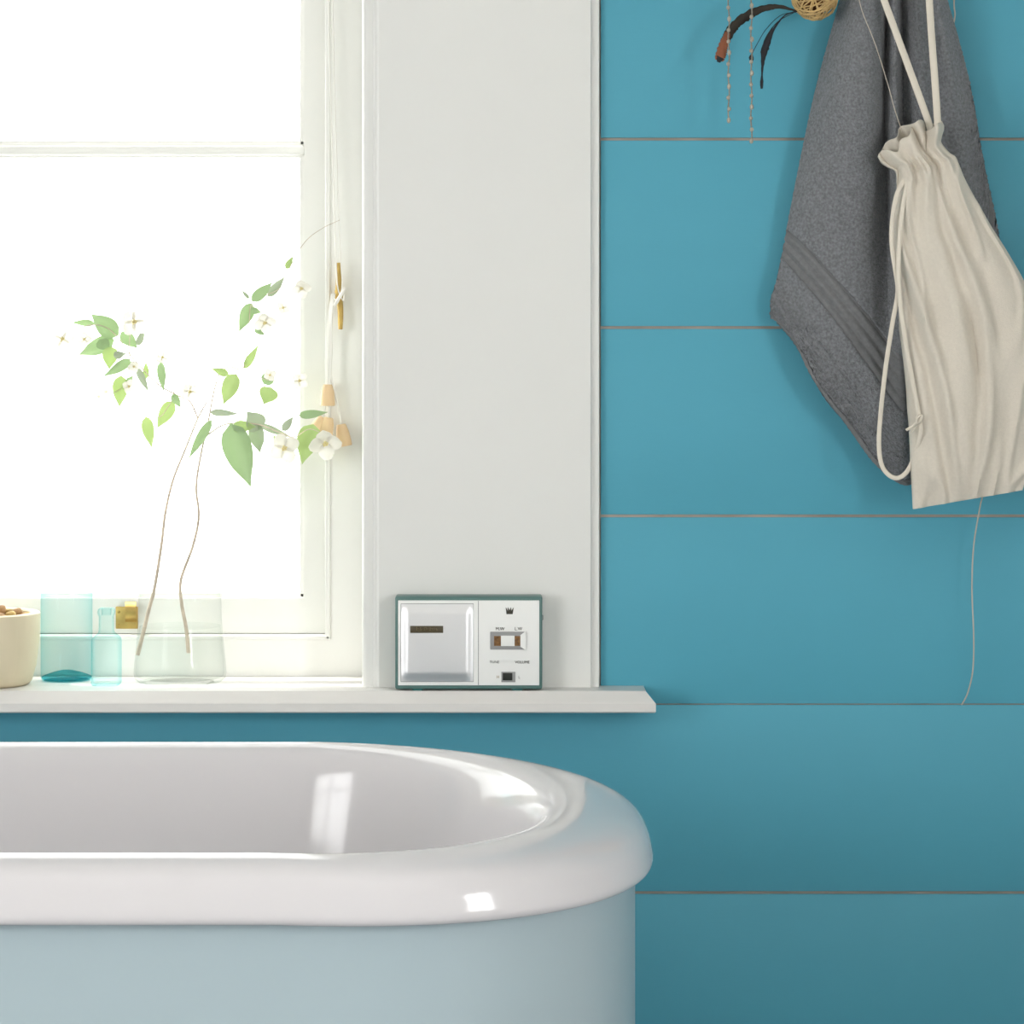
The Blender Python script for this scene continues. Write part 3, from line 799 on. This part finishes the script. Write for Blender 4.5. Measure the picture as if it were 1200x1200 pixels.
# (left px, left py, right px, right py, half thickness, pleat amplitude)
rows = [(1031, 187, 1104, 143, .008, .0060), (1034, 192, 1105, 150, .0085, .0058), (1041, 196, 1103, 160, .0090, .0045), (1049, 200, 1103, 168, .0095, .0032),
        (1051, 206, 1112, 179, .0105, .0026), (1051, 213, 1119, 184, .0115, .0030), (1051, 222, 1123, 193, .0130, .0036), (1049, 240, 1130, 210, .0150, .0040),
        (1046, 270, 1144, 237, .0170, .0038), (1047, 305, 1162, 267, .019, .0036), (1052, 345, 1183, 300, .020, .0034), (1056, 395, 1203, 338, .021, .0030),
        (1061, 440, 1213, 385, .021, .0027), (1065, 490, 1216, 445, .019, .0023), (1067, 540, 1212, 505, .014, .0018), (1069, 575, 1203, 550, .0075, .0012), (1070, 596, 1198, 574, .0018, .0004)]
NR, NS = 150, 160
rr = catmull([Vector(r) for r in rows], NR)
BV, BF = [], []
YBG = -.103
for j, r in enumerate(rr):
    v = j / (NR - 1)
    l = at(r[0], r[1], YBG); q = at(r[2], r[3], YBG)
    mid = (l + q) / 2; hw = (q - l) / 2; th, am = r[4], r[5]
    perp = Vector((-hw.z, 0, hw.x)).normalized()
    for i in range(NS):
        a = 2 * math.pi * i / NS
        ca, sa = math.cos(a), math.sin(a)
        cx = math.copysign(abs(ca) ** .9, ca)
        u = cx                                     # -1..1 across
        front = -1 if sa < 0 else 1
        dpt = th * math.copysign(abs(sa) ** .7, sa)
        sp_ = u * (1 + .25 * v)
        pl = 0
        fine = math.exp(-((v - .27) / .13) ** 2)
        pl += 3.0 * (1 - .6 * min(1, max(0, v - .36) / .2)) * am * (.55 * math.sin(9.0 * u + 1.2 + 1.4 * v) + .35 * math.sin(5.0 * u - 2.0 * v + 4.0)) * abs(sa) ** .4
        pl += .0026 * fine * math.sin(27 * u + 2 * math.sin(3 * u)) * abs(sa) ** .3
        if v > .42:
            w = min(1, (v - .42) / .15) * (1 - max(0, (v - .85) / .15))
            # the long soft diagonal crease and the valley right of the middle
            pl += w * 3.2 * (.0030 * math.exp(-((u - .28 + .1 * v) / .09) ** 2) - .0022 * math.exp(-((u - .05) / .10) ** 2))
            pl += w * .0085 * math.exp(-((u + 1.15 - 1.55 * (v - .35)) / .07) ** 2) - w * .0070 * math.exp(-((u + 1.32 - 1.55 * (v - .35)) / .08) ** 2)
        pl += .0030 * noise.noise(Vector((u * 2.4, v * 5, front * 3.0)))
        cr = noise.noise(Vector((u * 2.2 + v * 3.0, v * 4.5 - u * 1.2, 7.0 + front)))
        pl += .0050 * (1 - abs(cr) * 4 if abs(cr) < .25 else 0) * min(1, max(0, v - .3) / .2)
        p = mid + hw * cx
        up_ = Vector((0, 0, 0))
        if v < .20:
            fl = (1 - v / .20)
            dpt += .006 * fl * math.sin(6.5 * u + front + .7) * abs(sa) ** .3
            up_ = perp * (fl * fl * (.0050 * math.sin(5.2 * u + .9) + .0032 * math.sin(12 * u + 1.5 * front)) * (1 if front < 0 else .6) + (fl * fl * (1 - u ** 4) * (.0155 if front > 0 else .006)))
        p = p + Vector((0, dpt - pl * (1 if front < 0 else -1), 0)) + up_
        BV.append(p)
for j in range(NR - 1):
    for i in range(NS):
        BF.append((j * NS + i, j * NS + (i + 1) % NS, (j + 1) * NS + (i + 1) % NS, (j + 1) * NS + i))
BF.append(tuple((NR - 1) * NS + i for i in range(NS)))
o = mesh('cloth_body', BV, BF, M['linen'], bag, True, 70)
md = o.modifiers.new('solid', 'SOLIDIFY'); md.thickness = .0009; md.offset = 0
yst = -.090
def tape(name, pts, w, m, parent, samples=40, th=.35, up=Vector((0, 1, 0))):
    return tube(name, pts, w, m, parent, 10, th, samples, up)
tape('strap', [at(994, -134, -.080), at(998, -105, -.080), at(1018, -50, yst), at(1036, 0, yst), at(1058, 60, yst), at(1077, 112, yst), at(1087, 140, yst - .002), at(1092, 158, YBG - .002)], .0040, M['strap'], bag)
tape('strap', [at(1084, -134, -.080), at(1085, -105, -.080), at(1087, -50, yst), at(1089, 0, yst), at(1093, 60, yst), at(1096, 100, yst), at(1099, 150, yst - .006), at(1098, 172, YBG - .006)], .0041, M['strap'], bag)
tube('thread', [at(1003, -20, -.084), at(1010, 12, -.084), at(1025, 50, -.084), at(1040, 97, -.086), at(1049, 130, -.092), at(1058, 156, -.100)], .0005, M['string'], bag, 6, samples=30)
yd = -.121
loop = [at(1060, 210, -.115), at(1051, 228, yd), at(1046, 255, yd), at(1045, 285, yd), at(1049, 315, yd), at(1052, 342, yd), at(1046, 378, yd + .002), at(1038, 430, yd + .010), at(1032, 485, yd + .016), at(1030, 520, yd + .018),
        at(1033, 544, yd + .018), at(1042, 557, yd + .018), at(1053, 560, yd + .018), at(1064, 551, yd + .016), at(1073, 530, yd + .010), at(1079, 506, yd), at(1077, 488, yd), at(1070, 450, yd - .002), at(1062, 405, yd - .003), at(1055, 355, yd - .004), at(1053, 320, yd - .004), at(1054, 285, yd - .003), at(1057, 250, yd - .002), at(1063, 214, -.117)]
tape('drawstring', loop, .0026, M['strap'], bag, 140, .45)
kn = empty('tmpk'); bpy.data.objects.remove(kn)
V, F = join_data([tube_data(catmull([at(1073, 498, yd - .002), at(1079, 492, yd - .006), at(1080, 487, yd - .004), at(1075, 489, yd - .006), at(1074, 496, yd - .006)], 20), .0016, 7),
                  tube_data(catmull([at(1076, 492, yd - .004), at(1070, 499, yd - .005), at(1062, 504, yd - .003)], 8), lambda t: .0014 + .0004 * t, 7),
                  tube_data(catmull([at(1076, 493, yd - .003), at(1071, 503, yd - .004), at(1066, 507, yd - .002)], 8), .0008, 6)])
mesh('knot', V, F, M['strap'], bag, True, 60)

# ------------------------------------------------------------------ string hanging behind the bag
st = tube('hanging_string', [at(1125, -134, -.03), at(1121, -60, -.030), at(1118, 0, -.028), at(1119, 18, -.027), at(1116, 42, -.020), at(1118, 90, -.009), at(1130, 250, -.008), at(1148, 450, -.010), at(1153, 560, -.018),
                             at(1148, 596, -.024), at(1141, 640, -.027), at(1139, 690, -.028), at(1141, 745, -.026), at(1140, 785, -.020), at(1134, 812, -.010), at(1127, 826, -.002)], .0009, M['string'], None, 7, samples=120)
tag(st, 'thin pale string hanging down the teal wall behind the cotton bag', 'string')

# ------------------------------------------------------------------ bead chain draped over a peg
ch = empty('bead_chain', at(867, 0, -.072)); tag(ch, 'silver bead chain draped over a peg with two loose ends', 'chain')
bead_me = None
yk = -.072
for px, end, sgn in ((854, 142, -1), (880.5, 166, 1)):
    pts = [at(867, -137, yk), at(867 + sgn * 7, -130, yk), at(867 + sgn * 10, -110, yk), at(px, -40, yk)]
    npt = 24
    for i in range(npt + 1): pts.append(at(px + .7 * math.sin(i * 1.1 + sgn), -36 + (end + 36) * i / npt, yk))
    P = catmull(pts, 150)
    tube('chain_strand', P, lambda t: .0006 + .0004 * abs(math.sin(t * 190)), M['silver'], ch, 6)
    nb = int((end + 40) / 13.2)
    for i in range(nb):
        py = end - 1 - i * 13.2
        pxx = px + .6 * math.sin(i * 2.3)
        if bead_me is None:
            bm = bmesh.new(); bmesh.ops.create_icosphere(bm, subdivisions=2, radius=.0023)
            bead_me = bpy.data.meshes.new('bead'); bm.to_mesh(bead_me); bm.free()
            for p in bead_me.polygons: p.use_smooth = True
            bead_me.materials.append(M['bead'])
        o = bpy.data.objects.new('bead', bead_me); o.location = at(pxx, py, yk)
        o.scale = (1, 1, 1.15 if i % 3 else 1.5); link(o, ch)
o = None

# ------------------------------------------------------------------ rattan ball with feathers
yo = -.062
bcn = at(955, -3, yo); br = .0265
orn = empty('feather_ornament', bcn); tag(orn, 'woven rattan ball with dark feathers hanging beside the towel', 'ornament')
rb = random.Random(21)
bm = bmesh.new(); bmesh.ops.create_icosphere(bm, subdivisions=3, radius=br * .78, matrix=Matrix.Translation(bcn))
ib = from_bm('ball_gap_shade', bm, M['rattan_in'], orn)  # added dark ball: shade seen between the strands, put in as colour
strands = []
for i in range(42):
    n_ = Vector((rb.gauss(0, 1), rb.gauss(0, 1), rb.gauss(0, 1))).normalized()
    off = rb.uniform(-.45, .45); rad = br * rb.uniform(.93, 1.0)
    e1 = n_.orthogonal().normalized(); e2 = n_.cross(e1)
    rc = math.sqrt(1 - off * off) * rad
    pts = [bcn + n_ * (off * rad) + (e1 * math.cos(t) + e2 * math.sin(t)) * rc + n_ * (.0012 * math.sin(3 * t)) for t in [2 * math.pi * q / 40 for q in range(41)]]
    strands.append(tube_data(pts, .0006 + .0004 * rb.random(), 5, 1, n_))
V, F = join_data(strands)
mesh('rattan_strands', V, F, M['rattan'], orn, True)
tube('hanger', [bcn + Vector((0, 0, br * .9)), at(954, -70, yo), at(953, -136, yo)], .0008, M['string'], orn, 6, samples=16)
def feather(pts, wfun, m, name='feather', curl=.25):
    P = catmull(pts, 44)
    V, F = [], []
    n_ = len(P)
    rf = random.Random(len(pts) * 7)
    for i, p in enumerate(P):
        t = i / (n_ - 1)
        tg = (P[min(i + 1, n_ - 1)] - P[max(i - 1, 0)]).normalized()
        s = tg.cross(Vector((0, 1, 0))).normalized()
        w = wfun(t)
        for j in (-1, -.5, 0, .5, 1):
            ww = w * (1 + (.16 * rf.uniform(-1, 1) if abs(j) == 1 else 0))
            V.append(p + s * ww * j + Vector((0, curl * w * j * j + .0004 * (-1 if j == 0 else 0), 0)))
    for i in range(n_ - 1):
        for j in range(4):
            k_ = i * 5 + j; F.append((k_, k_ + 1, k_ + 6, k_ + 5))
    o = mesh(name, V, F, m, orn, True)
    md = o.modifiers.new('solid', 'SOLIDIFY'); md.thickness = .0005
    return o
bell = lambda a, b, c: (lambda t: (c + (a - c) * min(1, t / b)) * (1 if t < .9 else max(.35, (1 - (t - .9) / .1) ** .5)))
f1 = feather([at(934, 13, yo), at(915, 8, yo), at(898, 9, yo), at(880, 16, yo), at(864, 27, yo), at(855, 38, yo), at(850, 48, yo)], lambda t: .0010 + .0044 * min(1, t / .55), M['feather'])
f1['label'] = 'long curved dark brown feather'
tip = feather([at(853, 38, yo - .001), at(848, 52, yo - .001), at(845, 63, yo - .001), at(842.5, 71, yo - .001)], lambda t: .0020 + .0040 * math.sin(math.pi * (.12 + .6 * t)), M['rust'], 'feather_tip', 0); tip['label'] = 'rust red feather tip'
feather([at(844.5, 67, yo - .0016), at(843, 70, yo - .0016), at(842, 73, yo - .0016)], lambda t: .0046 * (1 - .6 * t), M['ink'], 'feather_tip', 0)
f2 = feather([at(934, 13, yo - .004), at(920, 18, yo - .004), at(908, 32, yo - .004), at(899, 50, yo - .004), at(894.5, 68, yo - .004), at(893, 88, yo - .004), at(892.5, 104, yo - .004)], lambda t: .0008 + .0034 * math.exp(-((t - .55) / .16) ** 2) + .0012 * math.exp(-((t - .93) / .06) ** 2), M['ink'])
f2['label'] = 'slim black feather'
f3 = feather([at(934, 14, yo + .006), at(915, 18, yo + .006), at(898, 34, yo + .006), at(887, 52, yo + .006), at(881, 64, yo + .006), at(881, 72, yo + .006)], lambda t: .0004 + .0024 * math.exp(-((t - .90) / .10) ** 2), M['ink'])
feather([at(930, 15, yo + .002), at(912, 25, yo + .002), at(900, 40, yo + .002), at(894, 54, yo + .002), at(892, 62, yo + .002)], lambda t: .0003 + .0007 * t, M['feather'])
